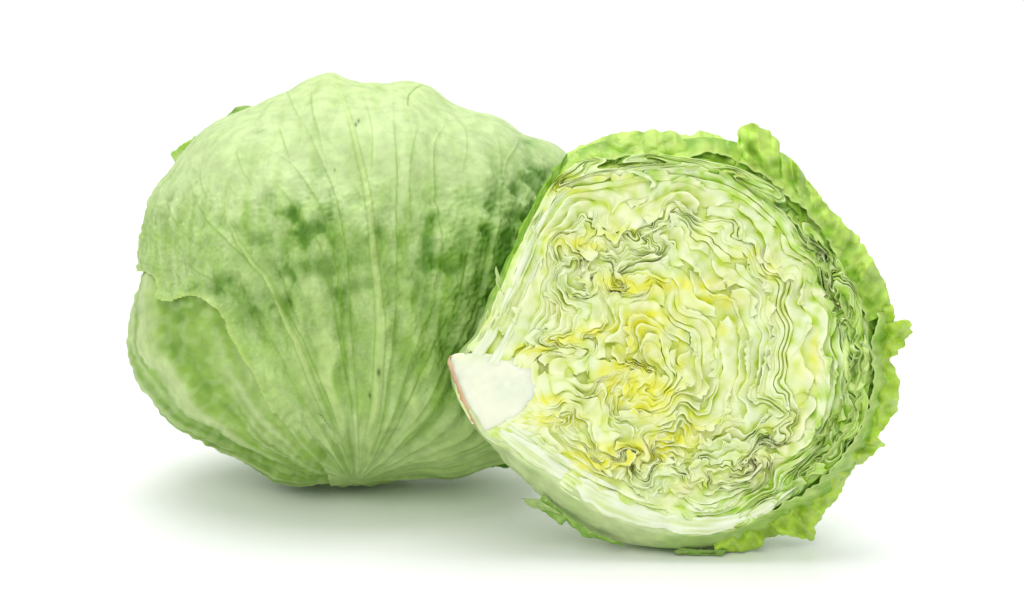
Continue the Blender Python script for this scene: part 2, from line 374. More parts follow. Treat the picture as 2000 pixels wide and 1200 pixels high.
# ---- generic ruffled free leaf between two lines (photo pixel coordinates, own depth)
def pix_point(x, y, z, d0):
    """photo pixel x,y seen on a plane z pixels in front of depth d0 -> world"""
    s = d0/F; d = d0-z*s
    return CAM+d[..., None]*(EF+((x-1000)/F)[..., None]*E1-((y-600)/F)[..., None]*E2)
g_r1 = GRF(90, 21, bw=.6); g_r2 = GRF(38, 22, bw=.6); g_r3 = GRF(16, 23, bw=.6)
def ruffle_leaf(name, parent, mat, base, edge, z0, z1, d0, c_base, c_edge, ruffle=14, seed=0, nu=160, nv=34, thick=1.6, veins=9, bulge=0, jag=1.3, c_lip=None, pucker=.3):
    b = resample(smooth_line(base, 5), nu); e = resample(smooth_line(edge, 4), nu)
    tn = np.gradient(e, axis=0); tn /= np.linalg.norm(tn, axis=1, keepdims=True)+1e-9
    s = np.r_[0, np.cumsum(np.linalg.norm(np.diff(e, axis=0), axis=1))]
    e = e+np.stack([tn[:, 1], -tn[:, 0]], 1)*(.55*jag*g_r3(s*.8, seed*57.0+0*s)+jag*.8*g_r2(s, seed*31.0+0*s))[:, None]
    t = np.linspace(0, 1, nv)[:, None]
    X = b[None, :, 0]*(1-t)+e[None, :, 0]*t; Y = b[None, :, 1]*(1-t)+e[None, :, 1]*t
    S = s[None, :]+0*t
    along = lambda q: np.interp(np.linspace(0, 1, nu), np.linspace(0, 1, len(np.atleast_1d(q))), np.atleast_1d(q)) if np.ndim(q) else np.full(nu, float(q))
    z0a, z1a = along(z0), along(z1)
    Z = z0a*(1-t)+z1a*t+bulge*np.sin(math.pi*t)
    Z = Z+ruffle*t**1.3*(g_r1(S*1.2, seed*91+t*25)+.4*g_r2(S*.8, seed*77+t*10))+pucker*(.8*g_r3(X, Y+seed*40)+1.4*g_r2(X*1.2, Y*1.2+seed*70))+.3*ruffle*g_r2(X, Y+seed*10)*np.sin(math.pi*t)
    # veins fan out from the base towards the edge
    q = (S/s[-1])*veins+.35*g_r1(S*.5, seed*13+t*90)
    vd = np.abs(q-np.round(q))*s[-1]/veins
    vw = np.exp(-(vd/3.0)**2)*(1-.5*t)*.9
    Z = Z+2.5*vw
    P = pix_point(X, Y, Z, d0)
    w = np.clip(t+.22*g_r1(X*1.5, Y*1.5)+.12*g_r2(X, Y), 0, 1)
    C = mixc(np.asarray(c_base)+0*w[..., None], np.asarray(c_edge), w)
    C = mixc(C, lin(206, 228, 140), .75*vw); C = mixc(C, C*.78, np.clip(.3*g_r2(X+99, Y)+.3*g_r1(X, Y), 0, .8))
    C = mixc(C, np.asarray(c_lip), np.exp(-((1-t+0*X)*s[-1]/nu*2.2/ (s[-1]/nu)/.16)**2)*.8) if c_lip is not None else C
    V = P.reshape(-1, 3); Q = grid_quads(nv, nu)[:, ::-1]
    V[:, 2] = np.maximum(V[:, 2], 0.0007)
    o = link(name, mesh(name, V, Q, C.reshape(-1, 3)), mat, parent)
    so = o.modifiers.new('thickness', 'SOLIDIFY'); so.thickness = thick*d0/F; so.offset = 0
    return o
ruffle_leaf('leaf', head, M_LEAF, [(1040,800),(985,858),(920,880),(860,886),(820,892)], [(1060,850),(1008,906),(940,911),(880,908),(828,900)], -25, [-30,10,15,10,0], D_HEAD, lin(120,166,50), lin(112,164,36), 4, 14, 120, 20, veins=5, jag=2)
ruffle_leaf('leaf_tip', head, M_LEAF, [(430,262),(465,246),(505,224)], [(438,232),(456,215),(480,206),(500,209)], -40, -50, D_HEAD, C_PALE, lin(150,195,80), 4, 1, 60, 16)
ruffle_leaf('leaf_tip', head, M_LEAF, [(345,345),(370,318),(410,282)], [(342,316),(336,297),(354,286),(380,264)], -20, -26, D_HEAD, C_PALE, lin(175,215,90), 5, 2, 60, 16)

# ================================================================== CUT HALF
SC = D_CUT/F
def HW(x, y, z):           # point on/behind the cut face: x,y in photo pixels on the face, z in the same unit towards the camera
    x = np.asarray(x, float); y = np.asarray(y, float); z = np.asarray(z, float)+0*x
    return CAM+D_CUT*EF+SC*((x-1000)[..., None]*E1-(y-600)[..., None]*E2+z[..., None]*E3)
hb = HW(np.array(1330.), np.array(1075.), np.array(-80.))
half = empty('halved_iceberg_lettuce', (float(hb[0]), float(hb[1]), 0.0),
             'iceberg lettuce cut in half, stem and folded yellow inner leaves facing out', 'lettuce')
CX, CY = 1255.0, 705.0
def polar(poly, sm=3.0):
    p = np.array(poly, float); a = np.arctan2(p[:, 1]-CY, p[:, 0]-CX); r = np.hypot(p[:, 0]-CX, p[:, 1]-CY)
    o = np.argsort(a); a = a[o]; r = r[o]
    T = np.linspace(-math.pi, math.pi, 721); R = np.interp(T, np.r_[a-2*math.pi, a, a+2*math.pi], np.r_[r, r, r])
    k = np.exp(-0.5*(np.arange(-20, 21)/sm)**2); k /= k.sum()
    R = np.convolve(np.r_[R[-21:-1], R, R[1:21]], k, 'valid')
    return lambda th: np.interp((np.asarray(th)+math.pi) % (2*math.pi)-math.pi, T, R)
B_IN = polar([(1040,862),(1120,920),(1200,962),(1290,998),(1380,1008),(1460,985),(1540,920),(1600,850),(1630,780),(1640,700),(1625,620),(1600,560),
              (1570,490),(1530,435),(1475,390),(1400,352),(1300,338),(1180,345),(1110,372),(1070,420),(1035,480),(1005,550),(975,620),(950,665),
              (925,700),(925,760),(945,825),(985,850)])
B_OUT = polar([(952,854),(1000,884),(1080,938),(1180,1004),(1300,1044),(1400,1040),(1500,1000),(1590,942),(1650,880),(1690,800),(1705,720),(1695,640),(1665,570),
               (1625,500),(1570,430),(1510,372),(1450,337),(1380,320),(1300,310),(1200,312),(1125,322),(1085,362),(1050,420),(1020,480),(992,545),(962,618),
               (938,662),(905,690),(885,735),(900,780),(930,830)])
S_OUT = polar([(950,856),(985,892),(1040,948),(1110,1010),(1200,1056),(1300,1077),(1380,1074),(1470,1052),(1560,998),(1630,938),(1685,860),(1715,770),(1722,680),
               (1715,590),(1680,510),(1620,430),(1550,350),(1480,312),(1400,290),(1300,272),(1200,276),(1115,306),(1072,372),(1036,430),(1008,490),(980,550),(952,620),
               (930,664),(902,690),(885,735),(900,780),(930,830)])
CORE = np.array(smooth_line([(876,700),(888,692),(906,690),(935,690),(965,692),(1000,697),(1030,708),(1054,730),(1060,752),(1050,785),(1034,808),(1010,822),
                             (985,830),(962,838),(948,848),(936,838),(920,814),(904,782),(890,745),(881,718),(876,700)], 4))

# ---- flow that folds the layered leaves: incompressible, so layers crumple without ever crossing
gx = np.arange(820, 1840, 2.0); gy = np.arange(200, 1140, 2.0); GX, GY = np.meshgrid(gx, gy)
th_g = np.arctan2(GY-CY, GX-CX); rr = np.hypot(GX-CX, GY-CY); fr = rr/B_IN(th_g); fo = rr/B_OUT(th_g)
dc, _, _ = line_dist(GX, GY, CORE[::3]); incore = inside(GX, GY, CORE)
mask = (1-sstep(0.98, 1.03, fo))*sstep(0, 70, np.where(incore, 0, dc))
ribzone = np.exp(-((GX-1010)/90)**2-((GY-560)/170)**2)+np.exp(-((GX-1060)/150)**2-((GY-900)/70)**2)
mask *= 1-0.85*np.clip(ribzone, 0, 1)
mask *= 1-0.78*sstep(0.80, 0.97, fr)*(1-sstep(1.02, 1.07, fr))          # the tight outer layers lie smooth
mask *= 1-.95*np.exp(-((th_g-1.85)/.75)**2)*sstep(.86, .93, fr)               # thick rib along the underside stays smooth
def blobs(L): return np.clip(sum(s*np.exp(-((GX-x)/a)**2-((GY-y)/b)**2) for x, y, a, b, s in L), 0, 1)
chaos = blobs([(1130,540,75,120,.72),(1250,460,120,60,.55),(1400,440,110,50,.4),(1250,740,70,70,.7),(1200,890,120,50,.65),(1330,900,110,70,.5),(1520,860,90,90,.6),(1450,950,90,50,.8),
               (1640,700,50,170,.35),(1590,520,60,60,.7),(1100,820,60,30,.6),(1220,555,60,25,.7),(1080,670,60,14,.6)])
class Flow:
    def __init__(self, wl, disp, seed, zrate, quiet, n=9):
        fa = [GRF(wl, seed+k, bw=.4)(GX, GY)*mask*(quiet+(1-quiet)*chaos) for k in (0, 100)]
        def vel(f): dy, dx = np.gradient(f, 2.0); return dy, -dx
        v = [vel(f) for f in fa]; mm = (mask > .5) & (chaos > .5); sc = disp/np.sqrt(np.mean(v[0][0][mm]**2+v[0][1][mm]**2))
        self.v = [(a*sc, b*sc) for a, b in v]; self.zr = zrate; self.n = n
    def run(self, x, y, z):
        ca, sb = np.cos(z*self.zr), np.sin(z*self.zr); h = 1.0/self.n
        def samp(x, y):
            a = np.clip((x-gx[0])/2, 0, len(gx)-1.01); b = np.clip((y-gy[0])/2, 0, len(gy)-1.01)
            i = a.astype(int); j = b.astype(int); fx = a-i; fy = b-j
            o = []
            for k in range(2):
                f0, f1 = self.v[0][k], self.v[1][k]
                g = lambda f: (f[j, i]*(1-fx)+f[j, i+1]*fx)*(1-fy)+(f[j+1, i]*(1-fx)+f[j+1, i+1]*fx)*fy
                o.append(ca*g(f0)+sb*g(f1))
            return o
        for _ in range(self.n):
            vx, vy = samp(x, y); mx, my = samp(x+vx*h/2, y+vy*h/2)
            x = x+mx*h; y = y+my*h
        return x, y
FLOWS = [Flow(260, 38, 31, 0.003, .34), Flow(118, 18, 41, 0.005, .18), Flow(58, 7.0, 51, 0.008, .05), Flow(26, 2.0, 61, 0.01, .08)]
def fold(x, y, z):
    for f in FLOWS: x, y = f.run(x, y, z)
    return x, y

YEL = [(1040,684,30,9,1.2),(1100,664,34,9,1.2),(1160,648,34,9,1.),(1225,555,60,20,1.1),(1320,558,70,14,1.),(1400,590,60,16,.7),(1240,640,60,16,.6),(1245,690,50,50,.6),
       (1255,772,60,34,1.2),(1195,735,40,30,.5),(1080,782,26,11,1.2),(1100,822,60,14,.9),(1190,890,100,26,.9),(1150,908,50,18,.9),(1350,835,40,26,.7),(1300,870,50,26,.6),
       (1130,482,46,22,.6),(1210,455,60,26,.35),(1455,495,26,16,.5),(1505,530,14,20,.4),(1592,680,8,40,.7),(1560,770,10,34,.4),(1510,830,30,12,.4),(1100,370,40,10,.8),
       (1062,430,9,34,.8),(1180,346,80,7,.8),(1330,680,10,60,.5),(1270,620,50,14,.8),(1420,640,26,20,.5),(1165,945,40,12,.6)]
K_PALE = lin(222, 233, 188); K_CREAM = lin(228, 231, 176); K_YEL = lin(228, 226, 56); K_LIME = lin(190, 214, 62); K_GRN = lin(172, 212, 72); K_DK = lin(126, 182, 34)
g_k1 = GRF(120, 61, bw=.6); g_k2 = GRF(40, 62, bw=.6); g_zt = GRF(110, 63, bw=.6); g_zt2 = GRF(34, 64, bw=.6); g_sig = GRF(260, 65, bw=.6)
K_LIP = lin(232, 239, 206); K_GLOW = lin(206, 220, 60)
def cut_green(x, y):
    th = np.arctan2(y-CY, x-CX); f = np.hypot(x-CX, y-CY)/B_IN(th)
    return sstep(0.92, 1.06, f)*sstep(-2.0, -1.4, th)*(1-sstep(1.0, 1.5, th))
def cut_colour(x, y, rnd, blade):
    w = np.zeros(x.shape)
    for (bx, by, rx, ry, s) in YEL: w += s*np.exp(-((x-bx)/rx)**2-((y-by)/ry)**2)
    w = np.clip(w*(1.1+0.4*g_k2(x, y)), 0, 1)
    th = np.arctan2(y-CY, x-CX); f = np.hypot(x-CX, y-CY)/B_IN(th)
    heart = np.exp(-((x-1250)/150)**2-((y-730)/130)**2)
    C = mixc(K_PALE, K_CREAM, np.clip(.25+.5*heart+.3*g_k1(x, y)+.25*rnd, 0, 1))
    C = mixc(C, K_LIME, np.clip(blade*(0.32+.28*g_k2(x, y)), 0, 1))
    C = mixc(C, K_YEL, w*(0.45+0.55*blade))
    right = sstep(-2.0, -1.4, th)*(1-sstep(1.0, 1.5, th))
    g = np.clip(sstep(0.90, 1.06, f+.04*g_k2(x, y))*(.35+.65*right), 0, 1)
    C = mixc(C, K_GRN, g*(0.30+0.6*blade)); C = mixc(C, K_DK, g*blade*.45*np.clip(.6+.6*g_k1(x, y), 0, 1))
    return C

ZD = 44.0
TRACKS = []
def leaf_arc(th0, th1, f0, kind, rnd, thick, name='inner_leaf'):
    """One leaf layer seen edge-on in the cut: an arc folded by the flow, running back into the head."""
    fnc = (lambda th: f0*B_IN(th)) if kind == 'in' else (lambda th: B_IN(th)+(B_OUT(th)-B_IN(th))*f0)
    n0 = max(40, int(abs(th1-th0)*fnc((th0+th1)/2)/1.2))
    th = np.linspace(th0, th1, n0)
    def curve(th, off, z):
        r = fnc(th)*(1+0.0004*z*(1 if kind == 'in' else 0))+off
        return fold(CX+r*np.cos(th), CY+r*np.sin(th), z)
    x, y = curve(th, 0.0, np.zeros(n0))
    # keep the part outside the stem
    ok = ~inside(x, y, CORE_IN)
    if ok.sum() < 30: return []
    runs = []; i = 0
    while i < n0:
        if ok[i]:
            j = i
            while j+1 < n0 and ok[j+1]: j += 1
            if j-i > 30: runs.append((i, j))
            i = j+1
        else: i += 1
    out = []
    for (i, j) in runs:
        xs, ys, ts = x[i:j+1], y[i:j+1], th[i:j+1]
        s = np.r_[0, np.cumsum(np.hypot(np.diff(xs), np.diff(ys)))]
        if s[-1] < 40: continue
        n = int(np.clip(s[-1]/3.0, 16, 1500)); t = np.interp(np.linspace(0, s[-1], n), s, ts); S = np.linspace(0, s[-1], n)
        e0 = (S if (i > 0) else S*0+99); e1 = (s[-1]-S)
        open0 = sstep(0, 14, S) if i == 0 else np.ones(n); open1 = sstep(0, 14, s[-1]-S) if j == n0-1 else np.ones(n)
        xc, yc = curve(t, 0.0, np.zeros(n))
        dcore, _, _ = line_dist(xc, yc, CORE[::4])
        ch = chaos[np.clip(((yc-gy[0])/2).astype(int), 0, len(gy)-1), np.clip(((xc-gx[0])/2).astype(int), 0, len(gx)-1)]
        h = thick*(1.03-.10*(1-ch)+0.05*g_zt2(S*.7+rnd*999, rnd*333+0*S))*(1+0.35*np.exp(-dcore/90))*np.clip(open0*open1, 0.12, 1)
        prof = [-1.06, -1.04, -1.0, -1.0, -.93, -.8, -.6, -.35, -.1, .15, .4, .63, .8, .93, 1.0, 1.0, 1.04, 1.06]
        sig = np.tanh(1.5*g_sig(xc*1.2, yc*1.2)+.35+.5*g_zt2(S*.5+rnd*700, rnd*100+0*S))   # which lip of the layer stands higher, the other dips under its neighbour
        oa, ob = curve(t, h, np.zeros(n)); ia, ib = curve(t, -h, np.zeros(n))
        wl = np.clip(np.hypot(oa-ia, ob-ib)/2, .5, 30); sq = np.clip((wl/9)**1.6, .01, 1)      # squeezed layers lie flatter
        zt = -4+np.clip(4.5*g_zt(xc, yc), -4.5, 9)+sq*(3.0*(.3+.7*ch)*g_zt2(xc*.8+rnd*50, yc*.8)-7*max(0, rnd-.7)/.3+3*rnd)
        zt = np.minimum(zt, 7)*np.clip(dcore/40, .15, 1)
        A = np.clip(.75*wl*np.minimum((wl/9)**1.5, 1), .05, 8.0)*np.clip(dcore/60, .1, 1)
        if kind == 'in': TRACKS.append((xc, yc, zt+A*np.abs(sig), np.sign(sig)[:, None]*np.stack([oa-ia, ob-ib], 1)/(2*wl[:, None]+1e-6), wl, dcore))
        rows = []; cr = []
        for of in prof:
            ao = abs(of)
            z = zt+A*sig*of*(1.15-.15*of*of)-2.2*sq*max(0, (ao-.75)/.3)**2+.5*sq*g_r3(xc, yc+of*9)
            if ao > 1.05: z = np.full(n, -ZD)
            elif ao > 1.02: z = z-9*sq
            a, b = curve(t, of*h, np.full(n, -ZD*.35 if ao > 1.05 else 0.0))
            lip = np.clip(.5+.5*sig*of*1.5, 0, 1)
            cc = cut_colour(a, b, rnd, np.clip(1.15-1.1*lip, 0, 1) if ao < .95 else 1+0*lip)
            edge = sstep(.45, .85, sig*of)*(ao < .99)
            if ao > .9: cc = mixc(cc, K_GLOW, .5+0*lip)  # crease walls tinted yellow, a painted glow where shade would turn them grey
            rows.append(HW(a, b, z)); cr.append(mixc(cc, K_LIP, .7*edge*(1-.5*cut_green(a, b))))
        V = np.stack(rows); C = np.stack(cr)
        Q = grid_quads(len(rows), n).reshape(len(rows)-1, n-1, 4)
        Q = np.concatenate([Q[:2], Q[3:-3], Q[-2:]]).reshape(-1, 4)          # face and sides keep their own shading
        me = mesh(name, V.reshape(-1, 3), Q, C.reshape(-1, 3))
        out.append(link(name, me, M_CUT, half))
    return out
CORE_IN = np.c_[945, 765]+(CORE-np.c_[945, 765])*np.where(CORE[:, :1] > 960, .84, .95)
nl = 0
lay = np.random.default_rng(77); f0 = 0.03; fs = []
while f0 < 0.975:                                   # broad fleshy layers with thin crinkled ones between
    sp = lay.choice([0.028, 0.042, 0.060, 0.080], p=[.20, .28, .30, .22])*lay.uniform(.9, 1.1)
    if f0+sp > .985: sp = .985-f0+.001
    fs.append((f0+sp/2, sp)); f0 += sp
for i, (f0, sp) in enumerate(fs):
    r = np.random.default_rng(500+i)
    k = 1 if f0 < 0.12 else 2 if f0 < .5 else 3
    st = math.pi+r.uniform(-.3, .3) if k > 1 else r.uniform(0, 6)
    cuts = np.sort(st+np.r_[0, (np.arange(1, k)+r.uniform(-.25, .25, k-1))*2*math.pi/k]); cuts = np.r_[cuts, cuts[0]+2*math.pi]
    for a, b in zip(cuts[:-1], cuts[1:]):
        gap = 6.0/max(60, f0*380)
        loose_ = r.choice([-1.0, -.4, 2.0, 4.0], p=[.46, .36, .10, .08])
        nl += len(leaf_arc(a+gap, b-gap, f0, 'in', r.uniform(), max(1.6, sp*390/2-loose_)))
for i, f0 in enumerate((0.08, 0.28, 0.48, 0.68, 0.86)):
    r = np.random.default_rng(700+i)
    cuts = math.pi+np.array([0.03, 1.6+r.uniform(-.4, .4), 3.1+r.uniform(-.5, .5), 4.6+r.uniform(-.4, .4), 2*math.pi-.03])
    for a, b in zip(cuts[:-1], cuts[1:]):
        nl += len(leaf_arc(a+.02, b-.02, f0, 'out', r.uniform(0, .6), r.choice([6.2, 6.8, 7.2])))
print('leaf layers', nl)

# ---- thin frilled leaf margins curling out over the cut
def frills(count):
    r = np.random.default_rng(909); made = 0; spots = []
    for _ in range(4000):
        if made >= count: break
        xc, yc, zl, nv, wl, dco = TRACKS[r.integers(len(TRACKS))]
        L = int(r.uniform(10, 30))
        if len(xc) < L+8: continue
        i = int(r.integers(4, len(xc)-L-3)); sl = slice(i, i+L); m = i+L//2
        if wl[sl].min() < 3.0 or dco[sl].min() < 30: continue
        if (nv[sl]@nv[m]).min() < 0.2: continue                        # only where the layer runs fairly straight
        if any((xc[m]-a)**2+(yc[m]-b)**2 < 34**2 for a, b in spots): continue
        spots.append((xc[m], yc[m])); n = 44; q = np.linspace(0, 1, n)
        g = lambda v: np.interp(q*(L-1), np.arange(L), v[sl])
        X, Y, Zl, nx, ny = g(xc), g(yc), g(zl), g(nv[:, 0]), g(nv[:, 1]); w = g(wl)
        k = np.hypot(nx, ny)+1e-6; nx, ny = nx/k, ny/k
        S = q*L*3; reach = r.uniform(7, 17)*np.clip(np.minimum(q, 1-q)*5, .05, 1)**.6*(1+.18*g_r3(S, made*23.0+0*S)+.2*g_r2(S, made*31.0+0*S))
        lift = r.uniform(2, 8); rows = []; cr = []
        for t in np.linspace(0, 1, 9):
            wave = t*t*(2.2*g_r3(S*.9, made*13.0+t*5+0*S)+2.6*g_r2(S, made*19.0+0*S))
            o = w*.55+reach*t
            x, y = X+nx*o, Y+ny*o; z = Zl-1.5+lift*np.sin(t*2.2)+wave
            rows.append(HW(x, y, z))
            c = cut_colour(x, y, .4, np.full(n, .35+.5*t)); cr.append(mixc(c, K_LIP, np.full(n, .75*sstep(.75, 1, t))*(1-.6*cut_green(x, y))))
        o = link('leaf_frill', mesh('leaf_frill', np.stack(rows).reshape(-1, 3), grid_quads(9, n), np.stack(cr).reshape(-1, 3)), M_CUT, half)
        so = o.modifiers.new('thickness', 'SOLIDIFY'); so.thickness = 2.0*SC; so.offset = 0
        made += 1
    print('frills', made)
frills(110)

# ---- packed leaves deeper in: one crumpled surface closing the gaps
def build_heart():
    th = np.linspace(-math.pi, math.pi, 361)[:-1]; fr = np.linspace(0.0, 1.0, 130)[:, None]
    R = B_OUT(th)
    X = CX+fr*R*np.cos(th); Y = CY+fr*R*np.sin(th)
    Z = -13+np.clip(4.5*g_zt(X, Y), -4.5, 9)+1.0*g_zt2(X, Y)-2*sstep(.9, 1., fr+0*X)
    C = mixc(cut_colour(X, Y, 0.5, np.ones(X.shape)*.9), K_GLOW, .35*np.ones(X.shape)*(1-cut_green(X, Y)))  # gap floor gets the same painted yellow glow
    link('heart', mesh('heart', HW(X, Y, Z).reshape(-1, 3), grid_quads(len(fr), len(th), True)[:, ::-1], C.reshape(-1, 3)), M_CUT, half)
build_heart()

# ---- outermost wrapping leaf: cut rim, then the rounded outside of the head
def build_wrap():
    nt_, nth = 90, 900
    th = np.linspace(-math.pi, math.pi, nth+1)[:-1]
    bo, so = B_OUT(th), S_OUT(th)
    bo = bo+2.0*GRF(30, 71)(th*160, 0*th)
    rows = []; cr = []
    left = np.exp(-((np.abs(th)-math.pi)/.45)**2)
    under = np.exp(-((th-1.75)/.75)**2)                       # thick pale midrib along the underside
    tk = 4+17*under+6*left
    ZB = 300.0
    pale = np.clip(under*1.15+left+np.exp(-((th-2.5)/.5)**2), 0, 1)
    def colr(x, y, z, a):
        g = np.clip(.5+.35*g_k1(x*1.3, y*1.3+z)+.25*g_k2(x, y+z), 0, 1)
        G = mixc(K_GRN, K_DK, g); Pp = mixc(lin(206,222,160), lin(176,206,122), np.clip(.4+.5*g_k1(x*.8, y*.8+z*.5), 0, 1))
        return mixc(mixc(G, Pp, pale+0*x), lin(216, 230, 176), a+0*x)
    rim = (7*GRF(70, 72)(th*180, 0*th)+3*GRF(24, 73)(th*180, 0*th)-6)*(1-pale)
    for rr_, z in ((-tk, -95.), (-tk, -60.), (-tk, -30.), (-tk, -10.), (-tk*.95, -3.), (-tk*.7, -.5), (-tk*.3, 1.)):
        r = bo+rr_; x, y = CX+r*np.cos(th), CY+r*np.sin(th); zz = z+3*g_zt(x, y)+rim
        x, y = fold(x, y, np.zeros(nth))
        rows.append(HW(x, y, zz)); cr.append(colr(x, y, zz, .6 if z > -5 else .2))
    g1, g2 = GRF(60, 81, bw=.6), GRF(24, 82, bw=.6)
    for t in np.linspace(0, 1, nt_):
        # bulge to the silhouette radius, then round off to the back
        z = -ZB*(1-(1-t)**1.15) if t < 1 else -ZB
        q = np.clip(-z/105.0, 0, 1); w = np.sin(q*math.pi/2)
        k = np.clip((-z-105)/(ZB-105), 0, 1)
        r = (bo*(1-w)+so*w*(1+.027*w))*np.sqrt(np.clip(1-k**2.2, 0, 1))
        bump = .5*(4.5*g1(th*150+0*r, -z*.8+0*r)+2.2*g2(th*190, -z*.7+0*r))*np.clip(-z/40, 0, 1)*(1-.5*under-.6*left)*np.sqrt(1-min(k, 1)**2.2)
        r = r+bump
        if t == 0: r = bo
        x, y = CX+r*np.cos(th), CY+r*np.sin(th)
        zz = z+(3*g_zt(x, y)+rim)*max(0, 1-t*6); fx, fy = fold(x, y, np.zeros(nth)); x = x+(fx-x)*(1-w); y = y+(fy-y)*(1-w)
        rows.append(HW(x, y, zz)); cr.append(colr(x, y, zz, max(0, .55-t*14)))
    V = np.stack(rows); C = np.stack(cr); nr = len(rows)
    V[..., 2] = np.where(V[..., 2] < 0.003, 0.0006+0.0024*np.exp((V[..., 2]-0.003)/0.0024), V[..., 2])
    o = link('wrapper_leaf', mesh('wrapper_leaf', V.reshape(-1, 3), grid_quads(nr, nth, True), C.reshape(-1, 3)), M_LEAF, half)
    o['label'] = 'outer wrapping leaf, pale rib below, bright green above'
build_wrap()

# ---- stem
def build_stem():
    n = len(CORE)-1; c = CORE[:-1].copy(); m = np.array([968., 765.])
    c += (c-m)/np.linalg.norm(c-m, axis=1, keepdims=True)*(5*g_r2(c[:, 0]+40, c[:, 1])+3*g_r3(c[:, 0], c[:, 1]))[:, None]*.2*sstep(980, 1040, c[:, :1])
    rows = []; cr = []
    K = lin(232, 234, 210); KG = lin(220, 229, 178)
    for f, z in [(f, 3.0) for f in np.r_[0.0005, np.arange(.04, .95, .03)]]+[(.965, 2.4), (.985, 1.0), (1.0, -2.), (1.0, -14), (.99, -34), (.95, -60), (.84, -84), (.6, -100), (.1, -108)]:
        p = m+(c-m)*f
        zz = z-2+(.5*g_zt2(p[:, 0], p[:, 1]) if z > 0 else 0)-5*sstep(.72, 1., f+0*p[:, 0])*sstep(950, 1010, p[:, 0])*(z > -20)
        rows.append(HW(p[:, 0], p[:, 1], zz))
        ed = np.exp(-((1-f)/.10)**2)*.6+np.exp(-((p[:, 1]-700)/10)**2)*.4
        fib = np.clip(.12*g_r1(p[:, 0]*.4, p[:, 1]*1.2)+.30*g_k1(p[:, 0], p[:, 1])+.5*np.exp(-((p[:, 0]-985)/50)**2-((p[:, 1]-760)/38)**2), 0, .7)
        cr.append(mixc(mixc(K, KG, np.clip(ed, 0, 1)), lin(220, 227, 204), fib))
    o = link('stem', mesh('stem', np.stack(rows).reshape(-1, 3), grid_quads(len(rows), n, True), np.stack(cr).reshape(-1, 3)), M_CORE, half)
    o['label'] = 'solid white stem cut through its length'; sub_inv(o)
    # browned old cut at the foot of the stem
    ln = resample(smooth_line([(882,694),(876,702),(882,722),(892,750),(906,785),(922,816),(937,838),(949,849)], 4), 70)
    tn = np.gradient(ln, axis=0); tn /= np.linalg.norm(tn, axis=1, keepdims=True); nn = np.stack([-tn[:, 1], tn[:, 0]], 1)
    if nn[30, 0] > 0: nn = -nn
    S = np.arange(70)*2.4; w = 3.2+1.0*g_r3(S, 0*S)+.8*g_r2(S, 9+0*S)
    rows = []; cr = []
    taper = np.clip(np.minimum(np.arange(70), 69-np.arange(70))/8., .25, 1)
    for off, z in ((-4.5, 3.6), (-1.5, 4.6), (1.2, 3.8), (w, 0), (w*1.1, -12), (w, -35), (w*.6, -60), (-3, -80)):
        p = ln+nn*(off*taper)[:, None]; rows.append(HW(p[:, 0], p[:, 1], z+.6*g_r3(p[:, 0], p[:, 1])))
        a = np.clip(.5+.15*g_r1(S, 30+0*S)+(.35 if z < 2 else -.45 if off < -4 else 0), 0, 1)
        cr.append(mixc(lin(216,190,152), lin(170,118,80), a))
    link('stem_end', mesh('stem_end', np.stack(rows).reshape(-1, 3), grid_quads(len(rows), 70), np.stack(cr).reshape(-1, 3)), M_END, o)
build_stem()

# ---- thick white ribs running out of the stem
def rib(path, w0, w1, w2, z0, z1, tint=0.0, seed=0):
    ln = resample(smooth_line(path, 5), 120); tn = np.gradient(ln, axis=0); tn /= np.linalg.norm(tn, axis=1, keepdims=True)
    nn = np.stack([-tn[:, 1], tn[:, 0]], 1); q = np.linspace(0, 1, 120); S = q*np.linalg.norm(np.diff(ln, axis=0), axis=1).sum()
    w = np.interp(q, [0, .45, 1], [w0, w1, w2])/2*(1+.10*g_r1(S, seed*50+0*S)+.05*g_r2(S, seed*20+0*S))*np.clip((1-q)*10, .05, 1)
    z = np.interp(q, [0, .14, 1], [z0-6, z0, z1])+1.2*g_r1(S, 9+seed*31+0*S)
    rows = []; cr = []
    for of in (-1.02, -1, -.96, -.86, -.7, -.5, -.3, -.1, .1, .3, .5, .7, .86, .96, 1, 1.02):
        zz = z-abs(of)**4*3.5-(30 if abs(of) > 1.01 else 5 if abs(of) > .99 else 0)+.9*g_r2(S*.3, of*40+seed*70+0*S)
        p = ln+nn*(of*w)[:, None]
        rows.append(HW(p[:, 0], p[:, 1], zz))
        a = np.clip(.35*g_r2(S*.15, of*60+seed*40+0*S)+.3*g_r1(S*.5, of*30+0*S)+.3*(abs(of) > .9)+.25*q, 0, .8)
        cr.append(mixc(mixc(lin(226, 233, 204), lin(196, 214, 134), a), lin(236, 222, 170), tint+0*a))
    link('rib', mesh('rib', np.stack(rows).reshape(-1, 3), grid_quads(len(rows), 120), np.stack(cr).reshape(-1, 3)), M_CUT, half)
rib([(940,815),(1000,858),(1060,900),(1130,948),(1200,988),(1290,1018),(1390,1026),(1480,1000),(1560,948)], 26, 46, 12, 2, 3, 0, 1)
rib([(975,815),(1050,866),(1130,918),(1200,952),(1270,975)], 20, 16, 5, 2, 2, 0, 2)
rib([(905,728),(955,660),(988,590),(1020,515),(1055,440),(1092,385),(1130,355)], 22, 17, 6, 2, 2, 0, 3)
rib([(950,735),(995,650),(1022,585),(1046,525),(1066,480)], 20, 12, 4, 2, 2, 0, 4)

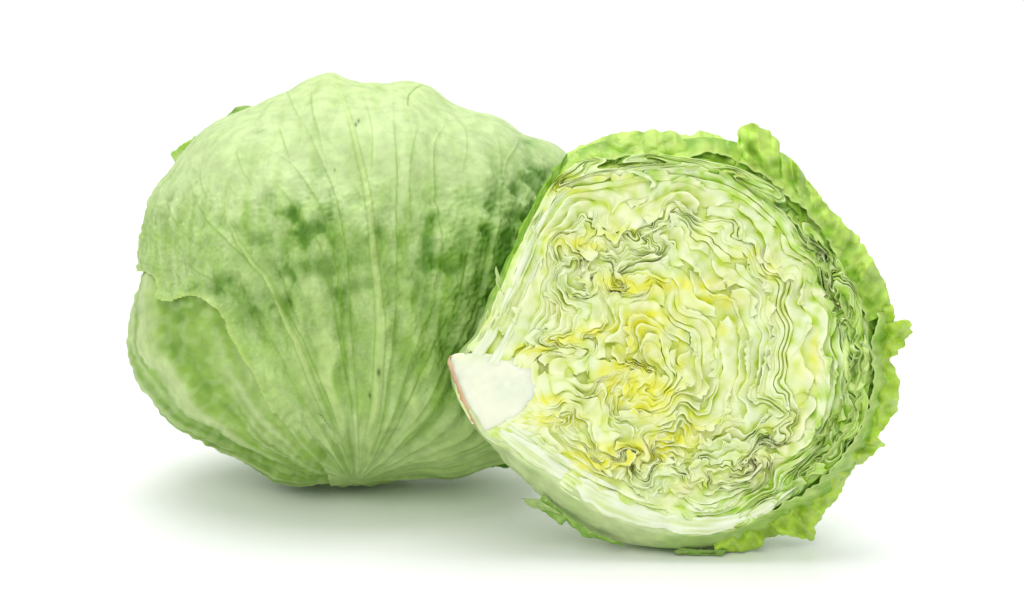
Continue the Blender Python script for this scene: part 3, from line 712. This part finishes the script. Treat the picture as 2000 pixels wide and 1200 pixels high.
# ---- loose, ruffled outer leaves
GB, GE = lin(176, 212, 66), lin(202, 232, 88)
def loose(*a, **k): return ruffle_leaf('outer_leaf', half, M_THIN, *a, **k)
loose([(1690,600),(1700,680),(1700,760),(1670,850),(1610,930),(1540,985),(1450,1030),(1390,1050)],
      [(1742,596),(1752,632),(1776,625),(1781,650),(1754,688),(1741,704),(1757,745),(1750,800),(1730,832),(1717,855),(1727,868),(1700,892),(1666,915),(1640,965),
       (1628,985),(1606,1000),(1588,1052),(1556,1050),(1508,1044),(1474,1072),(1400,1088)], -45, [-70,-60,-70,-80,-90,-95], D_CUT, GB, GE, 18, 3, 420, 44, veins=19, jag=2.2, pucker=.7, bulge=8)
loose([(1110,345),(1200,318),(1300,314),(1380,322),(1450,338)], [(1108,300),(1160,275),(1212,260),(1262,257),(1302,256),(1350,266),(1372,256),(1412,272),(1434,294)],
      -18, -80, D_CUT, lin(150,198,52), lin(204,232,110), 10, 4, 240, 36, veins=6, pucker=.7, bulge=16)
loose([(1430,335),(1500,368),(1565,425),(1625,500),(1665,570),(1692,630)],
      [(1440,302),(1443,256),(1465,241),(1498,256),(1522,280),(1512,293),(1547,312),(1578,352),(1625,412),(1688,480),(1726,550),(1745,610)],
      -14, [-40,-70,-70,-66,-60,-50], D_CUT, lin(152,200,58), lin(202,232,104), 14, 5, 300, 40, veins=9, pucker=.9, bulge=14)
loose([(1095,372),(1060,425),(1030,480),(1010,520)], [(1108,300),(1062,365),(1036,420),(1010,465),(1003,494)], -22, -34, D_CUT, lin(170,204,100), lin(128,178,44), 6, 6, 120, 20, veins=4)
loose([(985,565),(980,578),(990,572)], [(966,520),(970,556),(984,576)], -12, -4, D_CUT, lin(190,214,140), lin(200,222,150), 2, 7, 40, 12, veins=2)
loose([(962,640),(955,632),(958,622)], [(952,634),(947,618),(955,606)], -10, -2, D_CUT, lin(210,224,170), lin(214,228,176), 2, 8, 30, 10, veins=2)
# ragged scraps hanging under the head
loose([(1060,965),(1110,1008),(1160,1040),(1210,1058)], [(1048,990),(1098,1026),(1105,1018),(1142,1050),(1165,1052),(1220,1068)], -50, -60, D_CUT, lin(160,196,100), lin(130,180,60), 5, 9, 120, 16, veins=5)
def scrap(pts_a, pts_b, z, seed, ca):
    ruffle_leaf('leaf_scrap', half, M_LEAF, pts_a, pts_b, z, z, D_CUT, ca, ca*.85, 3, seed, 60, 10, veins=2, jag=2)
scrap([(1050,975),(1075,990),(1098,1006)], [(1018,976),(1040,992),(1078,1000)], -50, 11, lin(180,208,130))
scrap([(1330,1070),(1370,1074),(1420,1074)], [(1315,1078),(1345,1092),(1408,1090)], -52, 12, lin(150,190,90))
# leaf edges standing free between the tight head and the outer leaves
LIP = lin(208, 228, 140)
def petal(edge, out, z_edge, z_base, cb, ce, seed, jag=4, ruffle=5, nu=220, **k):
    e = smooth_line(edge, 6); v = e-np.array([CX, CY]); v /= np.linalg.norm(v, axis=1, keepdims=True)
    loose((e+v*out)[::12], edge, z_base, z_edge, D_CUT, cb, ce, ruffle, seed, nu, 26, jag=jag, c_lip=LIP, **k)
petal([(1092,362),(1112,335),(1165,318),(1240,304),(1330,311),(1400,300),(1466,328),(1530,372)], 34, -4, -60, lin(142,194,44), lin(192,222,96), 31, 1.5)
petal([(1130,338),(1200,326),(1290,322),(1380,330),(1450,348),(1510,386)], 26, 4, -50, lin(166,204,60), lin(206,226,104), 32, 2)
petal([(1490,345),(1556,398),(1606,452),(1640,520),(1676,582),(1697,645)], 36, -4, -60, lin(144,196,52), lin(192,222,106), 33, 2)
petal([(1716,612),(1703,680),(1708,740),(1690,812),(1660,872),(1602,938),(1545,978),(1480,1012)], 30, 4, -70, lin(144,196,56), lin(196,224,118), 34, 2)
petal([(1566,452),(1600,515),(1630,560),(1652,625),(1662,700),(1650,768)], 34, 6, -50, lin(136,190,50), lin(202,226,136), 35, 3, 9)
petal([(1668,640),(1680,700),(1672,760),(1650,830),(1606,890),(1556,938)], 26, 6, -50, lin(140,192,54), lin(202,226,126), 36, 3, 9)
# folded leaf edges caught between the head and its wrapping
def fold_ribbon(path, th, ztop, depth, ca, cb, seed, lean=(0, 0)):
    ln = smooth_line(path, 3); n = max(24, int(len(ln)*1.2)); ln = resample(ln, n)
    tn = np.gradient(ln, axis=0); tn /= np.linalg.norm(tn, axis=1, keepdims=True)+1e-9; nn = np.stack([-tn[:, 1], tn[:, 0]], 1)
    q = np.linspace(0, 1, n); S = q*n*3; w = th/2*(1+.25*g_r2(S, seed*30+0*S))*np.clip(np.minimum(q, 1-q)*12, .2, 1)
    zt = ztop+2.5*g_r1(S, seed*17+0*S)+1.2*g_r2(S, seed*11+0*S)
    rows = []; cr = []
    for of, dz in ((-1, -depth), (-1, -depth*.5), (-1, -12), (-1, -3), (-.75, -.8), (-.3, 0), (.3, 0), (.75, -.8), (1, -3), (1, -12), (1, -depth*.5), (1, -depth)):
        k = -dz/depth
        p = ln+nn*(of*w*(1-.4*k))[:, None]+np.array(lean)*k+np.stack([g_r2(S, k*40+seed*9+0*S), g_r2(S+300, k*40+seed*9+0*S)], 1)*4*k
        rows.append(HW(p[:, 0], p[:, 1], zt+dz))
        cr.append(mixc(np.asarray(ca)+0*S[:, None], np.asarray(cb), np.clip((0 if dz > -2 else .5 if dz > -13 else .9)+.15*g_r2(S, dz+0*S), 0, 1)))
    link('leaf_fold', mesh('leaf_fold', np.stack(rows).reshape(-1, 3), grid_quads(len(rows), n), np.stack(cr).reshape(-1, 3)), M_CUT, half)
FA, FB, FW = lin(206, 226, 140), lin(146, 194, 56), lin(220, 232, 178)
for i, (p, t, z, d, a) in enumerate([
    ([(1652,655),(1650,700),(1656,742),(1668,758),(1682,746),(1690,700),(1687,655)], 7, 8, 60, FA),
    ([(1168,350),(1220,336),(1256,342),(1276,358),(1268,368)], 6, 5, 40, FW)]):
    fold_ribbon(p, t*1.75, z*.7, d, a, FB, i+1, (16, -4))
petal([(1536,420),(1580,470),(1612,530),(1640,590),(1664,640),(1668,690)], 40, 3, -60, lin(150,200,58), lin(198,224,112), 37, 2, 8)
petal([(1690,690),(1684,750),(1664,812),(1630,868),(1588,912),(1530,955)], 40, 8, -60, lin(150,200,58), lin(202,226,128), 38, 2.5, 9)
petal([(1640,780),(1616,830),(1580,872),(1540,905)], 26, 8, -45, lin(160,204,64), lin(208,228,132), 39, 3, 8)
